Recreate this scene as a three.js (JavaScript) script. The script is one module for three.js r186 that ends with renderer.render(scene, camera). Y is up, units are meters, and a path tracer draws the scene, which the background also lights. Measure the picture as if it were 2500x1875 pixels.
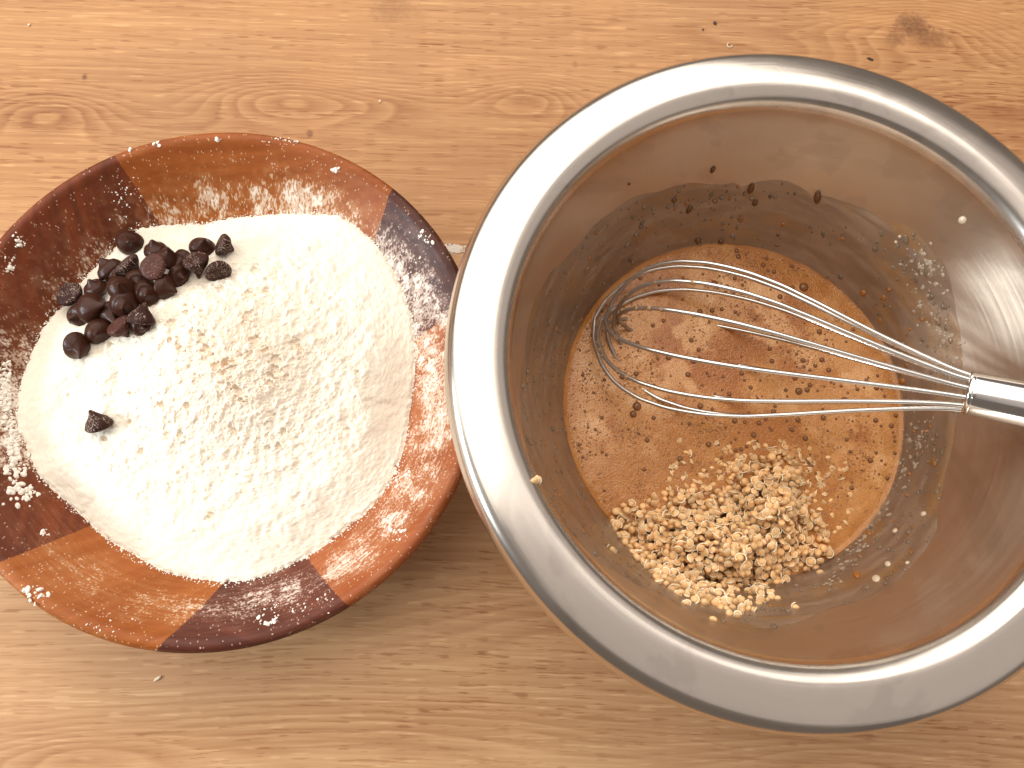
import * as THREE from 'three';
import { mergeGeometries } from 'three/addons/utils/BufferGeometryUtils.js';
import { RectAreaLightUniformsLib } from 'three/addons/lights/RectAreaLightUniformsLib.js';

// ───────────── camera, surroundings, lamps, exposure ─────────────
const scene = new THREE.Scene();
const F = 2050, EYE = new THREE.Vector3(0, 0.38, 0);
const camera = new THREE.PerspectiveCamera(2 * Math.atan(937.5 / F) * 180 / Math.PI, 4 / 3, 0.02, 20);
const RIGHT = new THREE.Vector3(0.99854235, 0.05397376, 0);
const UPV = new THREE.Vector3(-0.01298693, 0.24026483, -0.9706205);
const BACK = new THREE.Vector3(-0.05238804, 0.96920568, 0.24061557);
camera.quaternion.setFromRotationMatrix(new THREE.Matrix4().makeBasis(RIGHT, UPV, BACK));
camera.position.copy(EYE);
scene.add(camera);
scene.background = new THREE.Color().setRGB(0.18, 0.150, 0.130);      // the dim even light of the room
const renderer = new THREE.WebGLRenderer({ antialias: true });
renderer.setSize(1024, 768);
renderer.toneMapping = THREE.LinearToneMapping;
renderer.toneMappingExposure = 1.04;
renderer.shadowMap.enabled = true;
RectAreaLightUniformsLib.init();
function areaLamp(color, strength, w, h, pos, to) {
  const l = new THREE.RectAreaLight(color, strength, w, h);
  l.position.set(...pos); l.lookAt(...to); scene.add(l); return l;
}
areaLamp(new THREE.Color(1, 0.95, 0.885), 2.6, 2.4, 1.9, [-0.40, 1.18, -0.86], [0, 0, -0.1]);   // the bright window above, behind and to the left
areaLamp(new THREE.Color(1, 0.93, 0.89), 0.42, 4.2, 4.2, [0.9, 1.8, 0.1], [0.1, 0, -0.05]);      // overhead fill lamp, added to stand in for the pale ceiling
for (const z of [-0.02, 0.22]) areaLamp(new THREE.Color(0.82, 0.93, 1), 95, 0.11, 0.13, [-0.9, 0.39, z], [0.1, 0.08, -0.1]);       // two panes of a cooler, lower window on the left

// ───────────── helpers ─────────────
function rng(a) { return () => { a |= 0; a = a + 0x6D2B79F5 | 0; let t = Math.imul(a ^ a >>> 15, 1 | a); t = t + Math.imul(t ^ t >>> 7, 61 | t) ^ t; return ((t ^ t >>> 14) >>> 0) / 4294967296; }; }
function hash(x, y, s) { let h = Math.imul(x, 374761393) + Math.imul(y, 668265263) + Math.imul(s, 974634777) | 0; h = Math.imul(h ^ h >>> 13, 1274126177); return ((h ^ h >>> 16) >>> 0) / 4294967296; }
function noise(x, y, s = 0) {
  const i = Math.floor(x), j = Math.floor(y); let u = x - i, v = y - j;
  u = u * u * (3 - 2 * u); v = v * v * (3 - 2 * v);
  const a = hash(i, j, s), b = hash(i + 1, j, s), c = hash(i, j + 1, s), d = hash(i + 1, j + 1, s);
  return a + (b - a) * u + (c - a + (a - b - c + d) * u) * v;
}
function fbm(x, y, s, o) { let t = 0, a = 0.5, n = 0; for (let k = 0; k < o; k++) { t += a * noise(x, y, s + k * 17); n += a; a *= 0.5; x = x * 2.03 + 5.1; y = y * 2.03 - 3.7; } return t / n; }
const clamp = (x, a = 0, b = 1) => Math.min(b, Math.max(a, x));
const ss = (a, b, x) => { const t = clamp((x - a) / (b - a)); return t * t * (3 - 2 * t); };
const mix = (a, b, t) => a + (b - a) * t;
const mix3 = (a, b, t) => [mix(a[0], b[0], t), mix(a[1], b[1], t), mix(a[2], b[2], t)];
const V = (x, y, z) => new THREE.Vector3(x, y, z);
function ray(u, v) { return V(0, 0, 0).addScaledVector(RIGHT, (u - 1250) / F).addScaledVector(UPV, -(v - 937.5) / F).addScaledVector(BACK, -1); }
function px(u, v, y) { const d = ray(u, v); return EYE.clone().addScaledVector(d, (y - EYE.y) / d.y); }       // point of the place at height y
function pxOn(u, v, height) { const d = ray(u, v); let t = 0.15; for (; t < 0.6; t += 0.0004) { const p = EYE.clone().addScaledVector(d, t); if (p.y < height(p.x, p.z)) return p; } return EYE.clone().addScaledVector(d, t); }
function table(pts) {   // piecewise cubic-ish profile lookup
  return x => { if (x <= pts[0][0]) return pts[0][1]; for (let i = 1; i < pts.length; i++) if (x <= pts[i][0]) { const [a, b] = pts[i - 1], [c, d] = pts[i]; return b + (d - b) * (x - a) / (c - a); } return pts[pts.length - 1][1]; };
}
function inside(poly, x, y) { let c = false; for (let i = 0, j = poly.length - 1; i < poly.length; j = i++) { const [a, b] = poly[i], [d, e] = poly[j]; if ((b > y) !== (e > y) && x < (d - a) * (y - b) / (e - b) + a) c = !c; } return c; }
function tex(w, h, fn, srgb, wrap = THREE.RepeatWrapping) {
  const d = new Uint8Array(w * h * 4);
  for (let j = 0; j < h; j++) for (let i = 0; i < w; i++) {
    const c = fn((i + 0.5) / w, (j + 0.5) / h), k = (j * w + i) * 4;
    d[k] = clamp(c[0], 0, 255); d[k + 1] = clamp(c[1], 0, 255); d[k + 2] = clamp(c[2], 0, 255); d[k + 3] = 255;
  }
  const t = new THREE.DataTexture(d, w, h, THREE.RGBAFormat);
  t.magFilter = THREE.LinearFilter; t.minFilter = THREE.LinearFilter; t.wrapS = t.wrapT = wrap;
  if (srgb) t.colorSpace = THREE.SRGBColorSpace;
  t.needsUpdate = true; return t;
}
const lin = (r, g, b) => new THREE.Color().setRGB(r, g, b);
const srgb = (r, g, b) => new THREE.Color().setRGB(r / 255, g / 255, b / 255, THREE.SRGBColorSpace);
const used = {};
function numbered(n) { used[n] = (used[n] ?? -1) + 1; return used[n] ? `${n}_${String(used[n]).padStart(3, '0')}` : n; }
function mesh(name, geo, mat, parent) { const m = new THREE.Mesh(geo, mat); m.name = parent ? name : numbered(name); m.castShadow = m.receiveShadow = true; (parent || scene).add(m); return m; }
function group(name, pos) { const g = new THREE.Group(); g.name = numbered(name); g.position.set(...pos); scene.add(g); return g; }
function tag(o, label, category, grp, kind) { o.userData.label = label; o.userData.category = category; if (grp) o.userData.group = grp; if (kind) o.userData.kind = kind; return o; }
function grid(nu, nv, fn, closeU) {   // fn(i, j) -> { p:[x,y,z], n?:[..], uv:[u,v] }; u to the right, v away, faces up
  const P = [], N = [], U = [], I = []; let hasN = false;
  for (let j = 0; j <= nv; j++) for (let i = 0; i <= nu; i++) { const q = fn(i / nu, j / nv); P.push(...q.p); U.push(...q.uv); if (q.n) { N.push(...q.n); hasN = true; } }
  for (let j = 0; j < nv; j++) for (let i = 0; i < nu; i++) { const a = j * (nu + 1) + i, b = a + 1, c = a + nu + 1, d = c + 1; I.push(a, b, c, b, d, c); }
  const g = new THREE.BufferGeometry();
  g.setAttribute('position', new THREE.Float32BufferAttribute(P, 3)); g.setAttribute('uv', new THREE.Float32BufferAttribute(U, 2)); g.setIndex(I);
  if (hasN) g.setAttribute('normal', new THREE.Float32BufferAttribute(N, 3)); else {
    g.computeVertexNormals();
    if (closeU) { const n = g.attributes.normal; for (let j = 0; j <= nv; j++) { const a = j * (nu + 1), b = a + nu; const v = V(n.getX(a) + n.getX(b), n.getY(a) + n.getY(b), n.getZ(a) + n.getZ(b)).normalize(); n.setXYZ(a, v.x, v.y, v.z); n.setXYZ(b, v.x, v.y, v.z); } }
  }
  return g;
}
function smoothProfile(pts, n) { const c = new THREE.CatmullRomCurve3(pts.map(p => V(p[0], p[1], 0)), false, 'centripetal'); return c.getSpacedPoints(n).map(p => [Math.max(0, p.x), p.y]); }
// a turned surface; the angle runs clockwise from the far side, v along the profile from row j0 to j1
function turned(prof, j0, j1, nseg, a0, a1, warp) {
  const m = prof.length - 1;
  return grid(nseg, j1 - j0, (u, v) => {
    const j = Math.round(j0 + v * (j1 - j0)), [r, y] = prof[j], [r0, y0] = prof[Math.max(0, j - 1)], [r1, y1] = prof[Math.min(m, j + 1)];
    const b0 = a0 + (warp ? warp[0](j / m) : 0), b1 = a1 + (warp ? warp[1](j / m) : 0), a = b0 + (b1 - b0) * u, s = Math.sin(a), c = -Math.cos(a);
    let nr = -(y1 - y0), ny = r1 - r0; const l = Math.hypot(nr, ny) || 1; nr /= l; ny /= l;
    return { p: [r * s, y, r * c], n: [nr * s, ny, nr * c], uv: [a / (2 * Math.PI), j / m] };
  });
}

// ───────────── the table: two wood-grain boards ─────────────
const SEAM = px(1100, 597, 0).z;
const knots = [], knotAt = (u, v, rx, rz, k) => { const p = px(u, v, 0); knots.push([p.x, p.z, rx, rz, k]); };
knotAt(207, 188, 0.0016, 0.0022, 0.9); knotAt(757, 326, 0.0018, 0.0022, 0.75); knotAt(1405, 158, 0.0018, 0.0022, 0.3);
knotAt(2230, 62, 0.011, 0.008, 0.8); knotAt(2270, 92, 0.013, 0.006, 0.55); knotAt(2185, 95, 0.006, 0.005, 0.6); knotAt(960, 20, 0.014, 0.010, 0.3);
const eyes = [[690, 240, 0.040, 0.015, 2.9], [960, 250, 0.07, 0.011, 1.6], [120, 268, 0.032, 0.014, 2.7], [1290, 235, 0.026, 0.013, 2.4], [2260, 80, 0.05, 0.026, 4], [2450, 260, 0.06, 0.016, 3], [1850, 60, 0.09, 0.013, 2]].map(([u, v, sx, sz, k]) => { const p = px(u, v, 0); return [p.x, p.z, sx, sz, k]; });
const eyesB = [[1500, 1500, 0.08, 0.02, 2.2], [900, 1790, 0.10, 0.018, 2], [2100, 1850, 0.09, 0.012, 2], [200, 1850, 0.05, 0.012, 2.5]].map(([u, v, sx, sz, k]) => { const p = px(u, v, 0); return [p.x, p.z, sx, sz, k]; });
const X0 = -0.34, TW = 0.68, TD = 0.34;
function boardColor(B) {
  const z0 = B ? SEAM : SEAM - TD, list = B ? eyesB : eyes, sd = B ? 300 : 100;
  const light = B ? [192, 150, 108] : [186, 138, 92], dark = B ? [150, 103, 65] : [140, 90, 52];
  return (u, v) => {
    const x = X0 + u * TW, z = z0 + v * TD;
    let f = z * 190 + 2.2 * fbm(x * 7, z * 22, sd, 2) + 0.35 * fbm(x * 40, z * 120, sd + 5, 2), near = 0;
    for (const [ex, ez, sx, sz, k] of list) { const dx = (x - ex) / sx, dz = (z - ez) / sz, q = dx * dx + dz * dz; if (q < 9) { const e = Math.exp(-q); f += 1.7 * k * e * (1 + 0.06 * (noise(x * 90, z * 300, sd + 9) - 0.5)); near = Math.max(near, e); } }
    const fr = f - Math.floor(f), ring = fr < 0.8 ? fr / 0.8 : (1 - fr) / 0.2;      // slow darkening, quick return: growth rings
    const tilt = z + 0.0025 * fbm(x * 6, z * 12, sd + 91, 2) - (B ? 0.05 * x * ss(0, 0.1, x + 0.14) : 0), wisp = fbm(x * 14, tilt * 620, sd + 21, 4), wide = fbm(x * 3.2, z * 40, sd + 31, 3), fine = noise(x * 45, tilt * 1700, sd + 41);
    const pore = noise(x * 120, tilt * 2000, sd + 51), poreMask = noise(x * 12, z * 120, sd + 61);
    let t = (0.18 + 0.34 * near) * ring * (0.5 + wide) + 0.42 * (wisp - 0.5) + 0.36 * (wide - 0.45) + 0.28 * (fine - 0.5) + 0.12;
    t += 0.60 * ss(0.74, 0.90, pore) * (0.25 + poreMask);
    t -= 0.34 * ss(0.76, 0.92, noise(x * 90, z * 1400, sd + 71));
    t = clamp(t, -0.25, 1.15);
    let c = mix3(light, dark, t);
    const blot = fbm(x * 14, z * 20, sd + 81, 2) - 0.5; c = [c[0] + 16 * blot, c[1] + 12 * blot, c[2] + 6 * blot];
    if (!B) for (const [kx, kz, rx, rz, k] of knots) {
      const dx = (x - kx) / rx, dz = (z - kz) / rz, q = Math.hypot(dx, dz) * (0.6 + 0.9 * fbm(x * 500, z * 500, 7, 3));
      if (q < 1.3) c = mix3(c, [104, 66, 40], k * ss(1.25, 0.35, q) * (0.55 + 0.45 * noise(x * 900, z * 1100, 8)));
    }
    return c;
  };
}
function boardMaterial(B) {
  const map = tex(2048, 1024, boardColor(B), true, THREE.MirroredRepeatWrapping);
  const bump = tex(1024, 1024, (u, v) => { const x = u * 0.17, z = v * 0.085; const p = 255 * (0.6 - 0.5 * ss(0.72, 0.9, noise(x * 150, z * 1500, 77)) + 0.2 * fbm(x * 60, z * 900, 78, 2)); return [p, p, p]; }, false, THREE.MirroredRepeatWrapping);
  bump.repeat.set(4, 4);
  return new THREE.MeshPhysicalMaterial({ map, bumpMap: bump, bumpScale: 0.00008, roughness: 0.52, specularIntensity: 0.6 });
}
{
  const t = group('table', [0, 0, 0]); t.userData.kind = 'structure'; t.userData.label = 'pale oak wood-grain tabletop under both mixing bowls';
  for (const B of [0, 1]) {
    const z0 = B ? SEAM + 0.00008 : SEAM - 0.42, z1 = B ? SEAM + 0.42 : SEAM - 0.00008;
    const g = new THREE.BoxGeometry(1.6, 0.03, z1 - z0).translate(0, -0.015, (z0 + z1) / 2);
    const p = g.attributes.position, uv = g.attributes.uv;
    for (let i = 0; i < p.count; i++) uv.setXY(i, (p.getX(i) - X0) / TW, (p.getZ(i) - (B ? SEAM : SEAM - TD)) / TD);
    const m = mesh('board', g, boardMaterial(B), t); m.name = B ? 'board_001' : 'board';
  }
}

// ───────────── wooden bowl of glued segments ─────────────
const WC = V(-0.1013, 0, -0.0854);
const woodIn = [[0, 0.010], [0.03, 0.0102], [0.05, 0.0115], [0.066, 0.0175], [0.078, 0.0275], [0.087, 0.0360], [0.095, 0.0430], [0.1002, 0.0472]];
const woodProf = smoothProfile([...woodIn, [0.1014, 0.0484], [0.1036, 0.0499], [0.1058, 0.0498], [0.1073, 0.0480], [0.1074, 0.0452], [0.1058, 0.0418], [0.1030, 0.0386], [0.095, 0.0290], [0.082, 0.0145], [0.068, 0.0040], [0.060, 0.0006], [0.03, 0.0004], [0, 0.0004]], 180);
const woodY0 = table(woodIn.concat([[0.103, 0.0496], [0.106, 0.05]]));
const woodY = (x, z) => { const r = Math.hypot(x - WC.x, z - WC.z); return r > 0.107 ? -1 : woodY0(r); };
const D2R = Math.PI / 180;
// start angle (clockwise from far side), light and dark tone, shear of the joint towards the middle
const SEG = [
  [-28, 39, [154, 82, 32], [122, 56, 12]], [39, 73, [84, 40, 26], [48, 20, 12]], [73, 147, [160, 88, 48], [134, 62, 24]],
  [147, 188, [98, 46, 30], [64, 27, 17]], [188, 225, [162, 90, 38], [136, 66, 16]], [225, 332, [116, 51, 20], [76, 31, 10]]];
const shear = { '-28': 3, 39: 8, 73: 3, 147: 8, 188: -18, 225: -6, 332: 3 };
const woodMap = (() => {
  const dustAt = (deg, v, r, a) => {
    const s = v / 0.47;                                                   // about 1 at the rim
    const bell = (x, c, w) => Math.exp(-(((x - c) / w) ** 2)), arc = (c, w) => bell(((deg - c + 540) % 360) - 180, 0, w);
    let d = 0.06 + 0.10 * bell(s, 0.72, 0.2);
    d += 1.05 * arc(24, 13) * bell(s, 0.80, 0.08) + 0.45 * arc(2, 24) * bell(s, 0.76, 0.09) + 0.34 * arc(-5, 26) * bell(s, 0.76, 0.10);
    d += 1.1 * arc(64, 24) * bell(s, 0.80, 0.12) + 0.85 * arc(102, 24) * bell(s, 0.84, 0.11);
    d += 0.62 * arc(138, 34) * bell(s, 0.86, 0.09) + 0.40 * arc(172, 26) * bell(s, 0.86, 0.07) + 0.28 * arc(208, 22) * bell(s, 0.86, 0.08);
    d += 1.5 * arc(262, 16) * bell(s, 0.80, 0.13) + 0.40 * arc(312, 26) * bell(s, 0.74, 0.10) + 0.25 * arc(285, 16) * bell(s, 0.9, 0.08);
    d += 0.18 * bell(s, 1.03, 0.03);
    return d;
  };
  return tex(2048, 1024, (u, v) => {
    const a = u * 2 * Math.PI, deg = u * 360, j = v * 180, i0 = Math.min(179, Math.floor(j)), r = mix(woodProf[i0][0], woodProf[i0 + 1][0], j - i0);
    const X = r * Math.sin(a), Z = -r * Math.cos(a), q = v * 0.235;
    let best = SEG[5];
    for (const sg of SEG) { const k = clamp((1 - Math.min(v / 0.5, 1)) * 2.2); let d = deg; const lo = sg[0] + k * (shear[sg[0]] ?? 0), hi = sg[1] + k * (shear[sg[1]] ?? 0); if (d > hi) d -= 360; if (d >= lo && d < hi) best = sg; if (d + 360 >= lo && d + 360 < hi) best = sg; }
    const sd = Math.round(best[0]) + 900, th = best[0] * 0.9, ux = X * Math.cos(th) + Z * Math.sin(th), uz = -X * Math.sin(th) + Z * Math.cos(th);
    const g = 0.55 * fbm(ux * 40, uz * 420, sd, 4) + 0.45 * fbm(ux * 12, uz * 60, sd + 3, 3), turn = fbm(a * 9, q * 900, sd + 7, 2), swept = ss(85, 110, deg) * ss(245, 225, deg);
    let c = mix3(best[2], best[3], clamp(1.7 * (g - 0.25) + 0.35 * (turn - 0.5)));
    let d = dustAt(deg, v, r, a);
    const cl = fbm(X * 120, Z * 120, 411, 3), streak = mix(fbm(X * 420, Z * 420, 419, 3), fbm(a * 14, q * 1500, 413, 3), swept);
    d *= 0.6 + 0.7 * ss(0.3, 0.7, cl) * (0.5 + 0.8 * streak);
    const val = 0.55 * noise(X * 2400, Z * 2400 + q * 900, 415) + 0.45 * mix(noise(X * 1500 + 40, Z * 1500 + q * 500, 421), noise(a * 95, q * 2300, 417), swept), lim = 0.90 - 0.55 * Math.min(d, 1);
    let w = ss(lim, lim + 0.14, val) * 0.52 + 0.34 * d * ss(0.35, 0.8, streak) + 0.13 * d;
    if (Math.abs(v - 0.47) < 0.05 && hash(Math.floor(a * 500), Math.floor(q * 1800), 5) > 0.985) w = 0.8;
    return mix3(c, [226, 212, 196], clamp(w));
  }, true);
})();
const woodRough = tex(512, 256, (u, v) => { const k = 255 * (0.37 + 0.2 * fbm(u * 60, v * 40, 31, 3)); return [0, k, 0]; }, false);
const woodMat = new THREE.MeshPhysicalMaterial({ map: woodMap, roughness: 1, roughnessMap: woodRough, specularIntensity: 0.5 });
{
  const b = group('wooden_bowl', [WC.x, 0, WC.z]);
  tag(b, 'shallow wooden bowl of orange and dark brown segments, dusted and filled with flour', 'bowl');
  const k = t => clamp((1 - Math.min(t / 0.5, 1)) * 2.2);
  SEG.forEach(([s, e], i) => {
    const nm = i === 1 || i === 3 || i === 5 ? 'dark' : 'orange';
    const m = mesh('wood_segment', turned(woodProf, 0, 180, Math.max(16, Math.round((e - s) * 0.9)), s * D2R, e * D2R, [t => k(t) * (shear[s] ?? 0) * D2R, t => k(t) * (shear[e] ?? 0) * D2R]), woodMat, b);
    if (i) m.name = `wood_segment_00${i}`;
    m.userData.label = nm === 'dark' ? 'dark brown wood segment' : 'orange brown wood segment';
  });
}

// ───────────── flour ─────────────
const flourPx = [[338, 556], [420, 548], [500, 545], [560, 533], [620, 527], [681, 521], [750, 521], [832, 527], [872, 552], [915, 590], [950, 640], [985, 710], [1005, 765], [1014, 820], [1014, 900], [1002, 1000], [992, 1070], [980, 1120], [945, 1190], [910, 1238], [850, 1290], [780, 1342], [705, 1385], [624, 1415], [570, 1422], [520, 1420], [460, 1412], [405, 1399], [330, 1358], [244, 1305], [200, 1262], [145, 1212], [95, 1165], [70, 1110], [47, 1056], [37, 1010], [42, 960], [52, 924], [76, 860], [104, 800], [128, 770], [165, 740], [195, 690], [232, 650], [275, 610], [305, 585]];
const flourEdge = flourPx.map(([u, v]) => { const p = pxOn(u, v, woodY); return [p.x - WC.x, p.z - WC.z]; });
const edgeR = (() => {   // radius of the flour's edge at an angle
  const P = flourEdge.map(([x, z]) => [(Math.atan2(x, -z) + 2 * Math.PI) % (2 * Math.PI), Math.hypot(x, z)]).sort((a, b) => a[0] - b[0]);
  return a => { a = ((a % (2 * Math.PI)) + 2 * Math.PI) % (2 * Math.PI); let i = P.findIndex(p => p[0] > a); if (i < 0) i = 0; const [a1, r1] = P[i]; let [a0, r0] = P[(i + P.length - 1) % P.length]; let d1 = a1; if (a0 > a1) { a0 -= 2 * Math.PI; if (a > d1 + 1) a -= 2 * Math.PI; } return r0 + (r1 - r0) * clamp((a - a0) / (d1 - a0 || 1)); };
})();
const fp = (u, v) => { const p = px(u, v, 0.036); return [p.x - WC.x, p.z - WC.z]; };
const peak = fp(560, 900), chipSpot = fp(250, 690), ridge = fp(255, 930), valley = fp(180, 960), lump2 = fp(420, 780);
const gauss = (x, z, c, sx, sz) => Math.exp(-(((x - c[0]) / sx) ** 2) - (((z - c[1]) / sz) ** 2));
const prand = rng(51), pits = [];
for (let i = 0; i < 85; i++) { const u = 540 + (prand() + prand() + prand() - 1.5) * 300, v = 920 + (prand() + prand() + prand() - 1.5) * 260; const p = fp(u, v); pits.push([p[0], p[1], 0.0006 + 0.0017 * prand() ** 2.2, 0.6 + 0.6 * prand(), prand() * 3.14]); }
function flourTop(x, z) {
  let h = 0.0345 + 0.0135 * gauss(x, z, peak, 0.036, 0.034) + 0.0035 * gauss(x, z, lump2, 0.022, 0.014);
  h -= 0.0035 * gauss(x, z, chipSpot, 0.020, 0.016);
  h += 0.0022 * gauss(x, z, ridge, 0.004, 0.014) - 0.0016 * gauss(x, z, valley, 0.012, 0.02);
  return h;
}
function flourY(x, z, fine) {
  const r = Math.hypot(x, z), a = Math.atan2(x, -z), ca = Math.sin(a), sa = Math.cos(a);
  const R = edgeR(a), d0 = R - r;
  const yE = woodY0(R) - 0.0004, d = d0 + 0.0034 * (fbm(x * 700 + 50, z * 700, 61, 4) - 0.55) * ss(0.005, 0, d0);
  let y = mix(yE, flourTop(x, z), ss(-0.001, 0.022, d)) + 0.0006 * ss(0, 0.002, d);
  if (fine) {
    const rough = gauss(x, z, peak, 0.05, 0.05);
    const n1 = fbm(x * 130, z * 130, 63, 3) - 0.5, n2 = fbm(x * 520, z * 520, 67, 3) - 0.5, n3 = noise(x * 1700, z * 1700, 71) - 0.5;
    y += ss(0.001, 0.022, d) * 0.0022 * n1 + ss(0, 0.002, d) * (0.7 + 0.3 * ss(0.004, 0.03, d)) * ((0.0007 + 0.0008 * rough) * n2 + (0.00028 + 0.00008 * rough) * n3);
    const lump = ss(0.60, 0.8, fbm(x * 330, z * 330, 73, 2)); y += 0.0009 * lump * (0.06 + 0.9 * rough);
    for (const [pX, pZ, s, e, t] of pits) { const dx = x - pX, dz = z - pZ; if (Math.abs(dx) < 0.006 && Math.abs(dz) < 0.006) { const c = Math.cos(t), q = Math.sin(t), k = Math.hypot((dx * c + dz * q) / s, (dz * c - dx * q) / (s * e)) * (0.45 + 1.1 * noise(x * 1100, z * 1100, 79)); y -= 0.0015 * Math.min(1, s / 0.0011) * ss(1.25, 0.6, k); } }
  }
  return { y, d };
}
const flourTopAt = (X, Z) => { const f = flourY(X - WC.x, Z - WC.z); return f.d > 0 ? f.y : woodY(X, Z); };
{
  const NT = 760, NR = 330;
  const g = grid(NT, NR, (u, v) => {
    const a = u * 2 * Math.PI, R = edgeR(a), t = v; let r = t * (R + 0.0012), x = r * Math.sin(a), z = -r * Math.cos(a);
    const f = flourY(x, z, true);
    let y = f.y; if (f.d < 0) { y = Math.min(y, woodY0(r) - 0.0006); }
    return { p: [x, y, z], uv: [x * 20, z * 20] };
  }, true);
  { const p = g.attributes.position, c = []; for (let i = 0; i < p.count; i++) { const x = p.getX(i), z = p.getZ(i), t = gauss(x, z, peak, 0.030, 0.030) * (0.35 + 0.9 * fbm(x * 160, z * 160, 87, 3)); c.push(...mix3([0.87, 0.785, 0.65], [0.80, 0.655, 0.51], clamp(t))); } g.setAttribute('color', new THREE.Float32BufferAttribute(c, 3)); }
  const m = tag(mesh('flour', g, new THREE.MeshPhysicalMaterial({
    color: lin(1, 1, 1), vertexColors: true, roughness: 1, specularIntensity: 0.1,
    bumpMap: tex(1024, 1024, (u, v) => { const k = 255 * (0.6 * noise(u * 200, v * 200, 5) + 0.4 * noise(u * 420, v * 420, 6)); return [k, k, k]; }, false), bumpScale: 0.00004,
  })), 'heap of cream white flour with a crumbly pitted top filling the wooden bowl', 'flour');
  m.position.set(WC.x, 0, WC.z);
  // loose lumps of flour fallen on the wood
  const R = rng(77), lumps = [], lg = new THREE.IcosahedronGeometry(1, 1);
  const spot = (u, v, su, sv, n, s) => { for (let i = 0; i < n; i++) { const p = pxOn(u + su * (R() + R() - 1), v + sv * (R() + R() - 1), woodY); if (p.y > 0.012) lumps.push([p, s * (0.35 + R() ** 2)]); } };
  spot(50, 590, 22, 26, 26, 0.0008); spot(25, 640, 18, 40, 20, 0.0008); spot(40, 1130, 40, 120, 120, 0.0010); spot(70, 1200, 30, 20, 40, 0.0009); spot(14, 960, 16, 90, 220, 0.0008); spot(30, 1080, 22, 80, 160, 0.0008); spot(110, 1300, 14, 8, 14, 0.0007);
  spot(536, 341, 12, 5, 10, 0.0008); spot(320, 366, 8, 4, 6, 0.0008); spot(380, 352, 20, 6, 8, 0.0006); spot(680, 345, 60, 10, 30, 0.0005); spot(818, 415, 14, 5, 12, 0.0008); spot(1035, 580, 24, 20, 24, 0.0007);
  spot(660, 1520, 30, 14, 30, 0.0007); spot(960, 1295, 40, 40, 40, 0.0006); spot(980, 1180, 30, 50, 30, 0.0006); spot(700, 1480, 140, 40, 70, 0.0004); spot(90, 1450, 40, 30, 30, 0.0009); spot(240, 1520, 120, 40, 40, 0.0004); spot(1000, 640, 50, 90, 70, 0.0004); spot(300, 480, 60, 60, 70, 0.0004);
  for (let i = 0; i < 2600; i++) { const a = R() * 2 * Math.PI, far = R() ** 3, r = edgeR(a) - 0.0008 + 0.0042 * far * fbm(Math.sin(a) * 9 + 20, Math.cos(a) * 9, 431, 2), y = woodY0(r); lumps.push([V(WC.x + r * Math.sin(a), y, WC.z - r * Math.cos(a)), 0.00042 * (0.4 + R() ** 2) * (1 - 0.5 * far)]); }
  const im = new THREE.InstancedMesh(lg, new THREE.MeshPhysicalMaterial({ color: lin(0.86, 0.79, 0.69), roughness: 1, specularIntensity: 0.1 }), lumps.length), M = new THREE.Matrix4(), Q = new THREE.Quaternion();
  lumps.forEach(([p, s], i) => { Q.setFromEuler(new THREE.Euler(R() * 6, R() * 6, R() * 6)); im.setMatrixAt(i, M.compose(V(p.x - WC.x, p.y + s * 0.15, p.z - WC.z), Q, V(s * (0.8 + 0.8 * R()), s * 0.7, s))); });
  im.name = 'loose_lumps'; im.userData.kind = 'stuff'; im.castShadow = im.receiveShadow = true; m.add(im);
}

// ───────────── chocolate chips ─────────────
const chipMat = new THREE.MeshPhysicalMaterial({ color: lin(0.046, 0.015, 0.008), roughness: 0.36, specularIntensity: 0.42,
  bumpMap: tex(256, 256, (u, v) => { const k = 255 * fbm(u * 14, v * 14, 9, 2); return [k, k, k]; }, false), bumpScale: 0.00012 });
const dustyMat = new THREE.MeshPhysicalMaterial({ color: lin(1, 1, 1), roughness: 0.6, specularIntensity: 0.4,
  map: tex(256, 256, (u, v) => { const d = ss(0.66, 0.85, noise(u * 60, v * 60, 21)) * ss(0.35, 0.6, fbm(u * 6, v * 6, 22, 2)); return mix3([52, 26, 19], [196, 176, 160], d * 0.85); }, true), bumpMap: chipMat.bumpMap, bumpScale: 0.0003 });
const baseMat = new THREE.MeshPhysicalMaterial({ color: lin(1, 1, 1), roughness: 0.5, specularIntensity: 0.4,
  map: tex(256, 256, (u, v) => { const d = ss(0.80, 0.92, noise(u * 50, v * 50, 25)); return mix3([76, 42, 34], [196, 176, 160], d * 0.7); }, true) });
function chipGeo(seed, h, lean) {
  const prof = smoothProfile([[0, 0], [0.0036, 0], [0.0046, 0.0003], [0.0051, 0.0012], [0.0048, 0.0022], [0.0039, 0.0037], [0.0026, 0.0053 * h], [0.0015, 0.0067 * h], [0.0008, 0.0078 * h], [0.0004, 0.0083 * h], [0, 0.0084 * h]], 40);
  return grid(36, 40, (u, v) => {
    const [r, y] = prof[Math.round(v * 40)], a = u * 2 * Math.PI, w = 1 + 0.06 * Math.sin(2 * a + seed) + 0.03 * Math.sin(3 * a + seed * 2) * (y > 0.0002 ? 1 : 0.5), b = lean * Math.max(0, y - 0.003) ** 2 * 120;
    return { p: [r * w * Math.cos(a) + b, y, r * w * Math.sin(a)], uv: [0.5 + r * 90 * Math.cos(a), 0.5 + r * 90 * Math.sin(a)] };
  }, true);
}
const chipShapes = [chipGeo(1, 0.92, 0.5), chipGeo(2.3, 0.84, -0.3), chipGeo(4.1, 0.98, 0.9), chipGeo(5.2, 0.78, 0.2)];
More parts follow.
